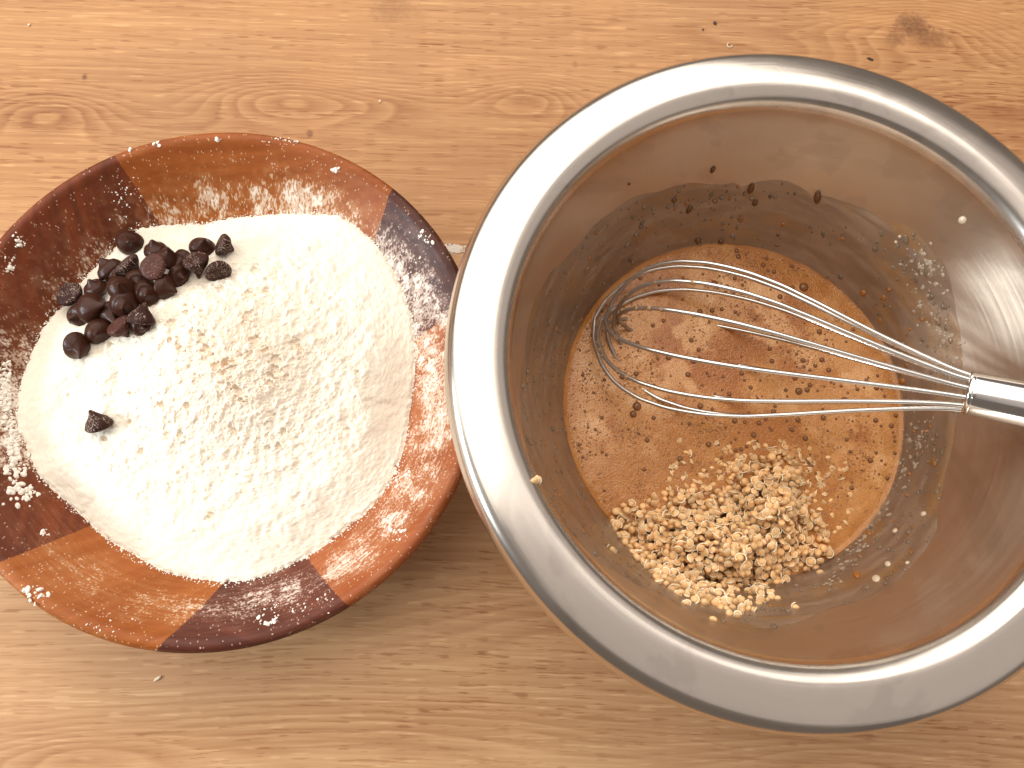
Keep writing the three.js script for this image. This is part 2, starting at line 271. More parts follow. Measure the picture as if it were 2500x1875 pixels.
// photo x, y; where the tip points (right, up, towards the viewer); lift of the middle above the flour (mm); size; coating; label
const CHIPS = [
  [314, 592, 0.1, 1, 0.35, 3.4, 1.05, 0, 'upright dark chocolate chip at the top left of the pile, beside bare wood'],
  [378, 606, -0.1, 0.8, -0.6, 2.6, 1.0, 0, 'dark chocolate chip half hidden behind the upturned flat one'],
  [412, 628, 0.5, 0.6, -0.5, 5.5, 1.0, 0, 'rounded brown chocolate chip leaning behind the upturned flat one'],
  [379, 653, 0.1, -1, -0.2, 9.5, 1.02, 2, 'chocolate chip lying upside down with its clean flat brown base showing'],
  [316, 650, 0.55, -0.62, 0.5, 6.0, 0.98, 1, 'tilted chocolate chip with a flour-flecked oval base left of the flat one'],
  [262, 652, -0.65, 0.55, -0.6, 3.6, 1.05, 0, 'chocolate chip lying with its point towards the upper left wood'],
  [174, 722, 0.1, -1, 0.15, 4.6, 1.0, 1, 'flour-dusted chocolate chip with upturned base at the left end of the pile'],
  [228, 699, -0.3, 0.7, -0.4, 5.0, 0.95, 0, 'dark chocolate chip wedged between the dusty left one and the pile'],
  [297, 705, 0.35, 0.9, 0.1, 10.5, 1.05, 0, 'chocolate chip on top of the pile with a curled swirl tip'],
  [302, 746, 0.2, 0.7, 0.6, 6.2, 1.12, 0, 'wide rounded chocolate chip lying just below the swirl-tipped one'],
  [226, 750, 0.4, 0.75, 0.1, 7.0, 1.15, 0, 'largest smooth rounded chocolate chip on the left half of the pile'],
  [186, 775, -0.3, 0.6, 0.5, 2.2, 1.0, 0, 'dark chocolate chip under the left edge of the pile, half in shadow'],
  [241, 810, 0.3, 0.85, 0.3, 3.2, 1.02, 0, 'chocolate chip with a ridged top at the lower edge of the pile'],
  [296, 802, 0.45, -0.7, 0.5, 3.8, 1.0, 2, 'chocolate chip showing a flat brown base at the lower right edge of the pile'],
  [345, 772, 0.1, 0.35, -0.85, 5.6, 1.0, 1, 'flour-flecked chocolate chip lying on its side with its point up the bowl'],
  [358, 718, 0.3, 0.7, 0.4, 4.6, 1.0, 0, 'deep shaded chocolate chip in the hollow at the middle of the pile'],
  [408, 702, 0.85, 0.4, 0.25, 3.4, 0.98, 0, 'chocolate chip pointing right over the white flour at the middle right edge'],
  [444, 640, -0.2, 0.6, 0.5, 3.2, 0.92, 0, 'dark chocolate chip tucked behind the glossy one'],
  [481, 643, 0.2, -0.85, 0.45, 5.6, 1.0, 1, 'glossy chocolate chip with flour-flecked upturned base on the right arm of the pile'],
  [531, 657, -0.35, -0.3, -0.85, 3.6, 1.0, 1, 'chocolate chip on its side below the small oval one, edge dusted'],
  [493, 600, 0.2, 0.9, -0.2, 2.8, 0.98, 0, 'dark domed chocolate chip near the flour top edge'],
  [550, 600, 0.75, -0.55, 0.1, 3.6, 0.92, 1, 'small oval chocolate chip standing on edge, furthest right of the pile'],
  [192, 847, 0.75, 0.5, 0.5, 3.2, 1.08, 0, 'glossy chocolate chip lying alone just below the left end of the pile'],
  [440, 676, 0.6, 0.5, 0.4, 2.4, 0.9, 0, 'small shaded chocolate chip under the right arm of the pile'],
  [283, 670, 0.3, 0.6, 0.6, 2.6, 0.95, 0, 'chocolate chip deep under the tilted flecked one'],
  [348, 797, 0.5, 0.6, 0.5, 1.8, 0.85, 0, 'small chocolate chip peeping out under the one on its side'],
  [270, 765, 0.2, 0.6, 0.5, 2.8, 0.95, 0, 'chocolate chip in shade between the two lower edge ones'],
  [338, 690, 0.2, 0.7, 0.5, 4.5, 1.0, 0, 'chocolate chip in shade below the upturned flat one'],
  [238, 1030, -0.25, 0.45, -0.75, 3.0, 1.05, 1, 'lone chocolate chip lying apart on the flour below the pile'],
];
const chipMats = [chipMat, dustyMat, baseMat];
CHIPS.forEach(([u, v, tx, ty, tz, lift, s, k, label], i) => {
  const p0 = pxOn(u, v, (x, z) => flourTopAt(x, z) + lift * 0.001);
  const axis = V(tx, ty, tz).normalize(), q = new THREE.Quaternion().setFromUnitVectors(V(0, 1, 0), axis), spin = new THREE.Quaternion().setFromAxisAngle(V(0, 1, 0), i * 1.9);
  const m = mesh('chocolate_chip', chipShapes[i % 4], chipMats[k]);
  m.quaternion.copy(q).multiply(spin); m.scale.setScalar(s * 1.06);
  m.position.copy(p0).addScaledVector(axis, -0.0030 * s);
  tag(m, label, 'chocolate chip', 'chocolate chips on the flour');
});

// ───────────── steel bowl ─────────────
const SC = V(0.1145, 0, -0.0783), LIQ = 0.0330, LIQR = 0.0738;
const steelIn = [[0, 0.0042], [0.04, 0.0046], [0.055, 0.0088], [0.066, 0.0190], [0.0738, 0.0330], [0.0832, 0.0555], [0.0918, 0.0790], [0.0988, 0.0982]];
const steelProf = smoothProfile([...steelIn, [0.0996, 0.1020], [0.1007, 0.1052], [0.1025, 0.1074], [0.1050, 0.1086], [0.1086, 0.1091], [0.1128, 0.1087], [0.1168, 0.1078], [0.1200, 0.1064], [0.1220, 0.1037], [0.1228, 0.1000], [0.1221, 0.0985], [0.1213, 0.0995], [0.1206, 0.1031], [0.1190, 0.1053], [0.1164, 0.1066], [0.1128, 0.1075], [0.1078, 0.1080], [0.1050, 0.1074], [0.1022, 0.1057], [0.1008, 0.1025], [0.0994, 0.0980], [0.0928, 0.0782], [0.0842, 0.0548], [0.0748, 0.0322], [0.0672, 0.0176], [0.0560, 0.0062], [0.0410, 0.0009], [0, 0.0005]], 240);
const inTab = table(steelProf.slice(0, 1 + steelProf.findIndex((p, i) => i && steelProf[i + 1][0] > 0.108)));
const steelY = (x, z) => { const r = Math.hypot(x - SC.x, z - SC.z); return r > 0.108 ? (r > 0.122 ? -1 : 0.109) : inTab(r); };
const radiusAt = y => { let lo = 0.02, hi = 0.108; for (let i = 0; i < 30; i++) { const m = (lo + hi) / 2; inTab(m) < y ? lo = m : hi = m; } return lo; };
const bendRow = steelProf.findIndex(p => p[1] > 0.1008);
{
  const rough = tex(1024, 512, (u, v) => {
    const a = u * 6.2832, X = Math.sin(a), Z = Math.cos(a), b = fbm(u * 700, v * 520, 3, 2), sm = ss(0.56, 0.72, fbm(X * 7 + 3, Z * 7 + v * 24, 13, 3));
    const brush = noise(u * 24, v * 1300, 17) - 0.5;
    const k = 255 * (0.32 + 0.02 * (b - 0.5) + 0.03 * sm + 0.05 * brush); return [0, k, 255];
  }, false);
  const tint = tex(1024, 512, (u, v) => {
    const a = u * 6.2832, X = Math.sin(a), Z = Math.cos(a), sm = 0.7 * ss(0.55, 0.70, fbm(X * 9 + 3 + v * 11, Z * 9 + v * 37, 13, 4)), dull = fbm(X * 2, Z * 2 + v * 8, 23, 3) - 0.5;
    const c = [213 + 14 * dull - 13 * sm, 203 + 14 * dull - 13 * sm, 192 + 14 * dull - 12 * sm]; return c;
  }, true);
  const bump = tex(1024, 1024, (u, v) => { const k = 255 * (0.7 * noise(u * 20, v * 500, 27) + 0.3 * noise(u * 60, v * 1000, 28)); return [k, k, k]; }, false);
  const steel = new THREE.MeshPhysicalMaterial({ color: lin(1, 1, 1), map: tint, metalness: 1, roughness: 1, roughnessMap: rough, bumpMap: bump, bumpScale: 0.00003, anisotropy: 0.7, anisotropyRotation: Math.PI / 2 });
  const rimSteel = steel.clone(); rimSteel.anisotropy = 0; rimSteel.roughness = 0.74; steel.color = lin(0.85, 0.765, 0.68);  // brown reflections painted into the wall colour; the rim keeps the plain steel
  const b = group('steel_bowl', [SC.x, 0, SC.z]);
  tag(b, 'large stainless steel mixing bowl with flared rim, holding brown batter and quinoa', 'bowl');
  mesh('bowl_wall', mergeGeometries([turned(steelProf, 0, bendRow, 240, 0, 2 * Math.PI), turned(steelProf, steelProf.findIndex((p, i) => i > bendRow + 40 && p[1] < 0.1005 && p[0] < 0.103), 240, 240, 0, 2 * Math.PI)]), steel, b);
  const out = steelProf.findIndex((p, i) => i > bendRow + 40 && p[1] < 0.1005 && p[0] < 0.103);
  mesh('flared_rim', turned(steelProf, bendRow, out, 320, 0, 2 * Math.PI), rimSteel, b);
}

// ───────────── batter: surface, film left on the wall, bubbles, drops ─────────────
const heapPx = [[1325, 1105], [1370, 1078], [1440, 1062], [1500, 1057], [1560, 1042], [1600, 1000], [1640, 983], [1690, 972], [1722, 1000], [1745, 1060], [1762, 1110], [1792, 1150], [1802, 1182], [1772, 1225], [1722, 1240], [1692, 1292], [1650, 1312], [1600, 1334], [1545, 1312], [1490, 1292], [1440, 1272], [1408, 1242], [1380, 1210], [1350, 1172], [1325, 1140]].map(p => [p[0] * 1.1302, p[1] * 1.1302]);
const wallOrLiquid = (x, z) => Math.max(LIQ, steelY(x, z));
const heapW = heapPx.map(([u, v]) => { const p = pxOn(u, v, (x, z) => wallOrLiquid(x, z) + 0.003); return [p.x, p.z]; });
const heapMid = heapW.reduce((s, p) => [s[0] + p[0] / heapW.length, s[1] + p[1] / heapW.length], [0, 0]);
function edgeDist(x, z) { let d = 1; for (let i = 0, j = heapW.length - 1; i < heapW.length; j = i++) { const [a, b] = heapW[i], [c, e] = heapW[j], t = clamp(((x - a) * (c - a) + (z - b) * (e - b)) / ((c - a) ** 2 + (e - b) ** 2)); d = Math.min(d, Math.hypot(x - a - t * (c - a), z - b - t * (e - b))); } return inside(heapW, x, z) ? d : -d; }
const heapTop = (x, z) => { const d = edgeDist(x, z); return wallOrLiquid(x, z) + (d <= 0 ? 0.0006 : 0.0125 * ss(0, 0.022, d) * (0.55 + 1.0 * fbm(x * 120, z * 120, 91, 2)) + 0.001); };
const batter = group('batter', [SC.x, LIQ, SC.z]);
tag(batter, 'frothy amber brown liquid batter in the steel bowl', 'batter');
{
  const map = tex(1536, 1536, (u, v) => {
    const x = (u - 0.5) * 0.16, z = (v - 0.5) * 0.16, r = Math.hypot(x, z) / LIQR;
    const n = fbm(x * 75, z * 75, 201, 4), n2 = fbm(x * 28 + 4, z * 28, 203, 3), wisp = fbm(x * 160, z * 160, 205, 3);
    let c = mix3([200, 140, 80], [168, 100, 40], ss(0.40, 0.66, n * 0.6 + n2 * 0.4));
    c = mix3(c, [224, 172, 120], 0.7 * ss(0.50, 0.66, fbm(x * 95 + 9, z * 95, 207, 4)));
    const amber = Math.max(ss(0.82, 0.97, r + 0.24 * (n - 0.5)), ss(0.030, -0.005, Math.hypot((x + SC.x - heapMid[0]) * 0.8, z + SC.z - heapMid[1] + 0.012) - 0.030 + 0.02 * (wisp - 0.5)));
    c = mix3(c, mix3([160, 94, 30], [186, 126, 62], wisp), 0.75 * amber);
    const dots = noise(x * 2600, z * 2600, 209); c = mix3(c, [236, 184, 140], 0.35 * ss(0.72, 0.9, dots) * (1 - amber) * ss(0.4, 0.6, wisp));
    c = mix3(c, [120, 62, 22], 0.18 * ss(0.72, 0.9, noise(x * 1500, z * 1500, 211)) * (1 - 0.6 * amber));
    return c;
  }, true, THREE.ClampToEdgeWrapping);
  const surf = grid(160, 90, (u, v) => {
    const a = u * 2 * Math.PI, r = v * (LIQR + 0.0004), x = r * Math.sin(a), z = -r * Math.cos(a);
    return { p: [x, 0.0004 * (fbm(x * 90, z * 90, 221, 3) - 0.5) + 0.0009 * ss(0.975, 1, v), z], uv: [0.5 + x / 0.16, 0.5 + z / 0.16] };
  }, true);
  const bump = tex(1024, 1024, (u, v) => { const k = 255 * (0.5 * fbm(u * 60, v * 60, 231, 3) + 0.5 * noise(u * 400, v * 400, 233)); return [k, k, k]; }, false);
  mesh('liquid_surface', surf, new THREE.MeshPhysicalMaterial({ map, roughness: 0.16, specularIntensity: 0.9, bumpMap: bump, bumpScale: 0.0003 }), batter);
  // film on the wall
  const top = [[1374, 636], [1415, 595], [1444, 555], [1484, 522], [1553, 475], [1610, 467], [1684, 445], [1757, 451], [1789, 443], [1814, 453], [1859, 439], [1920, 439], [1968, 465], [1985, 477], [2033, 481], [2082, 498], [2143, 526], [2184, 542], [2225, 551], [2270, 600], [2309, 651], [2335, 760], [2350, 900], [2333, 1043], [2309, 1152], [2291, 1242], [2287, 1298], [2171, 1433], [2011, 1490], [1882, 1535], [1722, 1516], [1626, 1458], [1529, 1413], [1433, 1343], [1337, 1259], [1285, 1170], [1273, 1028], [1281, 861], [1297, 753], [1346, 660]];
  const T = top.map(([u, v]) => { const p = pxOn(u, v, steelY); return [(Math.atan2(p.x - SC.x, -(p.z - SC.z)) + 2 * Math.PI) % (2 * Math.PI), p.y]; }).sort((a, b) => a[0] - b[0]);
  const filmTop = a => { a = ((a % (2 * Math.PI)) + 2 * Math.PI) % (2 * Math.PI); let i = T.findIndex(p => p[0] > a); if (i < 0) i = 0; const [a1, y1] = T[i]; let [a0, y0] = T[(i + T.length - 1) % T.length]; let e = a1; if (a0 > a1) { a0 -= 2 * Math.PI; if (a > e + 0.5) a -= 2 * Math.PI; } return y0 + (y1 - y0) * clamp((a - a0) / (e - a0 || 1)); };
  const film = grid(480, 44, (u, v) => {
    const a = u * 2 * Math.PI, yt = filmTop(a) + 0.0014 * (fbm(Math.sin(a) * 14 + 30, Math.cos(a) * 14, 241, 3) - 0.5), y = mix(LIQ - 0.0008, yt, v);
    const e = ss(0, 0.06, 1 - v), off = 0.00006 + e * (0.00022 + 0.0003 * ss(0.45, 0.75, fbm(a * 26, y * 260, 243, 3))), r = radiusAt(y) - off;
    return { p: [r * Math.sin(a), y - LIQ, -r * Math.cos(a)], uv: [a * 2, y * 30] };
  }, true);
  const filmMap = tex(1024, 512, (u, v) => { const n = fbm(u * 40, v * 24, 251, 4), w = ss(0.5, 0.75, fbm(u * 24 + 3, v * 12, 253, 3)); return mix3(mix3([172, 148, 128], [136, 110, 90], ss(0.25, 0.75, n)), [182, 124, 60], 0.5 * w); }, true);
  filmMap.repeat.set(1 / 12.57, 0.5);
  mesh('wall_film', film, new THREE.MeshPhysicalMaterial({ map: filmMap, transparent: true, opacity: 0.40, roughness: 0.22, specularIntensity: 0.7 }), batter);
  // drops and bubbles sitting on the film
  const R = rng(261), dome = new THREE.SphereGeometry(1, 12, 8), M = new THREE.Matrix4(), Q = new THREE.Quaternion();
  const dropMat = new THREE.MeshPhysicalMaterial({ color: lin(1, 1, 1), roughness: 0.12, specularIntensity: 0.9 });
  const wallAt = (a, y) => { const r = radiusAt(y), s = (radiusAt(y + 0.001) - radiusAt(y - 0.001)) / 0.002, n = V(-Math.sin(a), s, Math.cos(a)).normalize(); return [V(r * Math.sin(a), y - LIQ, -r * Math.cos(a)), n]; };
  const drops = [], N = 620;
  for (let i = 0; i < N * 3 && drops.length < N; i++) {
    const a = R() * 2 * Math.PI, yt = filmTop(a), y = mix(LIQ + 0.001, yt - 0.001, R() ** 0.8), deg = a / D2R;
    if (deg > 185 && deg < 215 && R() < 0.6) continue;
    if (noise(a * 7, y * 160, 263) < 0.36) continue;
    const s = 0.00034 + 0.0009 * R() ** 3; drops.push([a, y, s]);
  }
  const im = new THREE.InstancedMesh(dome, dropMat, drops.length);
  drops.forEach(([a, y, s], i) => { const [p, n] = wallAt(a, y); Q.setFromUnitVectors(V(0, 1, 0), n); im.setMatrixAt(i, M.compose(p.addScaledVector(n, 0.0002), Q, V(s, s * 0.55, s * (1 + 0.9 * R() ** 3)))); const t = R(); im.setColorAt(i, mix3c(t)); });
  function mix3c(t) { return t < 0.12 ? lin(0.30, 0.12, 0.03) : lin(0.13 + 0.12 * t, 0.085 + 0.09 * t, 0.05 + 0.07 * t); }
  im.name = 'small_drops'; im.userData.kind = 'stuff'; batter.add(im);
  const orange = new THREE.MeshPhysicalMaterial({ color: lin(0.36, 0.13, 0.025), roughness: 0.1, specularIntensity: 0.9 });
  const brown = new THREE.MeshPhysicalMaterial({ color: lin(0.13, 0.055, 0.02), roughness: 0.1, specularIntensity: 0.9 });
  const pale = new THREE.MeshPhysicalMaterial({ color: lin(0.62, 0.5, 0.36), roughness: 0.1, specularIntensity: 1 });
  const single = (u, v, s, m, st = 1) => { const p = pxOn(u, v, steelY), a = Math.atan2(p.x - SC.x, -(p.z - SC.z)); const [q, n] = wallAt(a, p.y); const d = mesh('drop', dome, m, batter); d.position.copy(q).addScaledVector(n, s * 0.2); d.quaternion.setFromUnitVectors(V(0, 1, 0), n); d.scale.set(s, s * 0.65, s * st); };
  for (const [u, v, s, k, st] of [[2109, 713, 1.5, 0], [2172, 706, 1.1, 0], [2158, 727, 1.0, 0, 1.4], [2204, 931, 1.5, 0], [2252, 780, .9, 0], [2222, 803, .9, 0], [1704, 586, 1.6, 1], [1760, 588, 1.4, 1, 1], [1682, 510, 1.3, 1, 1.9], [1645, 488, 1.2, 1], [1843, 493, 1.2, 1, 1.6], [1833, 458, 1.4, 1, 2.2], [1912, 547, 1.1, 0], [1996, 480, 1.5, 1, 2.4], [1881, 478, .9, 1], [1537, 634, 1.0, 1], [2057, 583, 1.1, 0], [1900, 572, .8, 1], [2232, 1054, .9, 0], [2261, 1054, .8, 0], [2220, 1157, .9, 0], [2216, 1210, .9, 0], [2122, 1303, 1.1, 0, 1.3], [2187, 1298, 1.2, 2], [2256, 1256, 1.2, 2], [2092, 1405, 1.3, 0, 2], [2168, 1378, 1.2, 2, 1.4], [2140, 1415, 1.6, 2, 1.5], [2216, 1375, .9, 2], [2352, 536, 1.6, 2], [2197, 577, .7, 2], [2188, 590, .7, 2], [1357, 803, .8, 0, 1.6], [1331, 1004, .8, 0], [1365, 1210, .7, 0], [1535, 448, .7, 1], [1740, 412, 1.0, 1, 2]]) single(u, v, s * 0.001, [orange, brown, pale][k], st ?? 1);
  // milky splash below the window's reflection
  const splash = []; for (let i = 0; i < 260; i++) { const t = R(), u = mix(2240, 2310, t) + 60 * (R() + R() - 1), v = mix(600, 880, t) + 14 * (R() - 0.5); const p = pxOn(u, v, steelY); splash.push([Math.atan2(p.x - SC.x, -(p.z - SC.z)), p.y, 0.0002 + 0.0005 * R() ** 2.5]); }
  for (let i = 0; i < 260; i++) { const t = R(), u = mix(2262, 2020, t ** 1.3) + 34 * (R() + R() - 1), v = mix(1030, 1440, t) + 26 * (R() - 0.5); const p = pxOn(u, v, steelY); splash.push([Math.atan2(p.x - SC.x, -(p.z - SC.z)), p.y, 0.0002 + 0.0005 * R() ** 2.5]); }
  const sp = new THREE.InstancedMesh(dome, dropMat, splash.length);
  splash.forEach(([a, y, s], i) => { const [p, n] = wallAt(a, y); Q.setFromUnitVectors(V(0, 1, 0), n); sp.setMatrixAt(i, M.compose(p.addScaledVector(n, 0.0002), Q, V(s * (1 + R()), s * 0.4, s * (1 + R())))); sp.setColorAt(i, lin(0.42, 0.33, 0.24)); });
  sp.name = 'milky_splash'; sp.userData.kind = 'stuff'; batter.add(sp);
  // bubbles on the liquid
  const bub = new THREE.SphereGeometry(1, 18, 8, 0, 6.2832, 0, 1.5708);
  const bubMat = new THREE.MeshPhysicalMaterial({ color: lin(0.21, 0.082, 0.026), roughness: 0.07, specularIntensity: 0.9 });
  const placed = [];
  const addB = (x, z, s) => { placed.push([x, z, s]); };
  for (const [u, v, s] of [[1555, 992, 1.9], [1546, 1011, 1.5], [1744, 694, 1.7], [1962, 701, 2.1], [1694, 879, 1.6], [1935, 702, 1.0], [1950, 955, 1.6], [2062, 977, 1.5], [1970, 952, 1.2], [2010, 1020, 1.2], [1660, 1120, 1.2], [1794, 1027, 1.2], [1948, 1025, 1.2], [1966, 1070, 1.2], [1519, 920, 1.2], [1596, 1020, .9], [1762, 755, .9], [1851, 735, .9], [2000, 810, 1.2], [1960, 880, 1.1], [1990, 893, .9], [1620, 783, .9], [1594, 795, .9], [1470, 1020, .8], [1573, 1146, .9]]) { const p = px(u, v, LIQ); addB(p.x - SC.x, p.z - SC.z, s * 0.001); }
  for (let i = 0; i < 4000 && placed.length < 290; i++) { const a = R() * 6.283, r = LIQR * 0.97 * Math.sqrt(R()), x = r * Math.cos(a), z = r * Math.sin(a), s = 0.00045 + 0.0008 * R() ** 2.2; if (inside(heapW, x + SC.x, z + SC.z) || fbm(x * 60, z * 60, 271, 2) < 0.36 || placed.some(q => Math.hypot(q[0] - x, q[1] - z) < q[2] + s)) continue; addB(x, z, s); }
  placed.forEach(([x, z, s]) => { const m = mesh('bubble', bub, bubMat, batter); m.position.set(x, 0.0001, z); m.scale.set(s, s * 0.7, s); });
  const fr = []; for (let i = 0; i < 9000 && fr.length < 3600; i++) { const a = R() * 6.283, r = LIQR * 0.985 * Math.sqrt(R()), x = r * Math.cos(a), z = r * Math.sin(a); if (inside(heapW, x + SC.x, z + SC.z) || fbm(x * 75, z * 75, 273, 3) < 0.40 + 0.2 * R()) continue; fr.push([x, z, 0.00016 + 0.00036 * R() ** 2.2]); }
  const fm = new THREE.InstancedMesh(new THREE.SphereGeometry(1, 8, 4, 0, 6.2832, 0, 1.5708), bubMat, fr.length);
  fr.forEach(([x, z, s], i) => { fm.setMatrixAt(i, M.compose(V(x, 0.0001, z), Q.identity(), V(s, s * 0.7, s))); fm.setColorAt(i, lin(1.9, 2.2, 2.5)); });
  fm.name = 'froth_bubbles'; fm.userData.kind = 'stuff'; batter.add(fm);
}

// ───────────── cooked quinoa ─────────────
function tint(g, fn) { const p = g.attributes.position, c = []; for (let i = 0; i < p.count; i++) c.push(...fn(p.getX(i), p.getY(i), p.getZ(i))); g.setAttribute('color', new THREE.Float32BufferAttribute(c, 3)); return g; }
function grainGeo(kind, seed) {
  const R = rng(seed), body = new THREE.SphereGeometry(1, 12, 8), p = body.attributes.position;
  for (let i = 0; i < p.count; i++) { const x = p.getX(i), y = p.getY(i), z = p.getZ(i), w = 1 + 0.14 * (noise(x * 2 + 7, z * 2 + y * 2, seed) - 0.5), dent = 1 - 0.25 * Math.exp(-(x * x + z * z) * 5); p.setXYZ(i, x * w, y * 0.8 * w * dent, z * w); }
  body.computeVertexNormals();
  const B = [0.86, 0.55, 0.265], W = [1.0, 0.89, 0.66];
  const parts = [tint(body, () => B)];
  if (kind !== 3) {
    const from = R() * 6.28, len = kind === 1 ? 5.6 : 3.2 + 1.6 * R(), pts = [];
    for (let i = 0; i <= 10; i++) { const a = from + len * i / 10, o = kind === 2 ? 1 + 0.8 * Math.max(0, i / 10 - 0.55) ** 1.2 * 2.2 : 1; pts.push(V(1.06 * o * Math.cos(a), 0.16 + 0.06 * Math.sin(a * 2), 1.06 * o * Math.sin(a))); }
    const t = new THREE.TubeGeometry(new THREE.CatmullRomCurve3(pts), 14, 0.17, 5); parts.push(tint(t, () => W));
  }
  return mergeGeometries(parts.map(g => { const n = g.toNonIndexed(); n.deleteAttribute('uv'); return n; }));
}
const grainShapes = [0, 2, 3, 1, 3, 2].map((k, i) => grainGeo(k, 31 + i * 7));
const grainMat = new THREE.MeshPhysicalMaterial({ color: lin(1, 1, 1), vertexColors: true, roughness: 0.5, clearcoat: 0.25, clearcoatRoughness: 0.2 });
const grainLook = [1, 0.8, 1.1].map(k => { const m = grainMat.clone(); m.color = lin(k, k * (k > 1 ? 1 : 0.97), k * (k > 1 ? 1.02 : 0.9)); return m; });
{
  const heap = group('quinoa_heap', [heapMid[0], LIQ, heapMid[1]]);
  tag(heap, 'mound of cooked pale quinoa grains against the near wall of the steel bowl', 'quinoa');
  const R = rng(333), all = [];
  const lo = [Math.min(...heapW.map(p => p[0])), Math.min(...heapW.map(p => p[1]))], hi = [Math.max(...heapW.map(p => p[0])), Math.max(...heapW.map(p => p[1]))];
  const layer = (drop, n, gap, keep) => { const L = []; for (let i = 0; i < n; i++) { const x = mix(lo[0], hi[0], R()), z = mix(lo[1], hi[1], R()); if (!inside(heapW, x, z)) continue; if (keep && noise(x * 210, z * 210, 95) < keep) continue; if (L.some(q => Math.abs(q[0] - x) < gap && Math.hypot(q[0] - x, q[1] - z) < gap)) continue; const y = heapTop(x, z) - drop + 0.0016 * (R() - 0.5); if (y < wallOrLiquid(x, z) - 0.0006) continue; L.push([x, z, y, 0.00118 + 0.0006 * R() ** 1.3]); } all.push(...L); return L.length; };
  layer(-0.0016, 5000, 0.0023, 0.55); layer(0.0006, 9000, 0.0022, 0.36); layer(0.0030, 9000, 0.0023, 0.1); layer(0.0054, 5000, 0.0026);
  // grains adrift in the batter just beyond the heap
  for (let i = 0; i < 420; i++) { const u = 1.1302 * (1440 + 420 * R()), v = 1.1302 * (950 + 200 * R()); const p = px(u, v, LIQ); const d = edgeDist(p.x, p.z); if (d > 0 || d < -0.030 * R() ** 1.5 || Math.hypot(p.x - SC.x, p.z - SC.z) > LIQR - 0.002) continue; all.push([p.x, p.z, LIQ - 0.0004 - 0.0003 * R(), 0.0011 + 0.0003 * R()]); }
  all.sort((a, b) => b[2] + b[1] * 0.25 - a[2] - a[1] * 0.25);
  const pose = () => new THREE.Quaternion().setFromEuler(new THREE.Euler((R() + R() - 1) * 1.5, R() * 6.283, (R() + R() - 1) * 1.5));
  const rest = grainShapes.map(() => []);
  all.forEach(([x, z, y, s], i) => {
    const k = Math.floor(R() * 6), q = pose();
    if (i < 300) { const m = mesh('grain', grainShapes[k], grainLook[Math.floor(R() * 3)], heap); m.position.set(x - heapMid[0], y - LIQ, z - heapMid[1]); m.quaternion.copy(q); m.scale.setScalar(s); }
    else rest[k].push([x, z, y, s, q]);
  });
  const M = new THREE.Matrix4();
  rest.forEach((L, k) => { const im = new THREE.InstancedMesh(grainShapes[k], grainMat, L.length); L.forEach(([x, z, y, s, q], i) => { im.setMatrixAt(i, M.compose(V(x - heapMid[0], y - LIQ, z - heapMid[1]), q, V(s, s, s))); const t = 0.72 + 0.36 * R(); im.setColorAt(i, lin(t, t * 0.94, t * 0.85)); }); im.name = 'packed_grains'; im.userData.kind = 'stuff'; im.castShadow = im.receiveShadow = true; heap.add(im); });
  // the wet inside of the heap, seen between the grains
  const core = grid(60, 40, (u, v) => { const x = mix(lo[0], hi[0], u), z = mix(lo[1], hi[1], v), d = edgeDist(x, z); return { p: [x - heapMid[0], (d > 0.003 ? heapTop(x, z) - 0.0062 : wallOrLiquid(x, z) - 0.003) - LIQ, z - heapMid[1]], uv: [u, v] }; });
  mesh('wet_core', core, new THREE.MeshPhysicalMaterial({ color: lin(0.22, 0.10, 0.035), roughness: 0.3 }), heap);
  // strays on the wall
  for (const [u, v, s, k, label] of [
    [1312, 1171, 1.25, 2, 'pale quinoa grain stuck to the left wall of the steel bowl, right of a pair'], [1304, 1174, 1.1, 1, 'tan quinoa grain stuck to the left wall of the steel bowl, left of a pair'],
    [1494, 1345, 1.5, 1, 'tan quinoa grain on the bowl wall at the left foot of the quinoa mound'], [1672, 1473, 1.55, 2, 'pale pointed quinoa grain on the bowl wall below the left of the mound'],
    [1740, 1512, 1.3, 2, 'white quinoa grain lowest on the bowl wall below the mound'], [1941, 1483, 1.35, 2, 'white oval quinoa grain on the bowl wall right below the mound'],
    [2001, 1398, 1.4, 1, 'tan quinoa grain on the bowl wall at the right foot of the mound']]) {
    const p = pxOn(u, v, steelY), g = mesh('quinoa_grain', grainShapes[(k + u) % 6], grainLook[k]); g.position.copy(p).add(V(0, 0.0007, 0)); g.scale.set(s * 0.0012, s * 0.001, s * 0.0009); g.rotation.set(0.6, u, 0.1);
    tag(g, label, 'quinoa grain', 'stray quinoa grains on the bowl wall');
  }
}

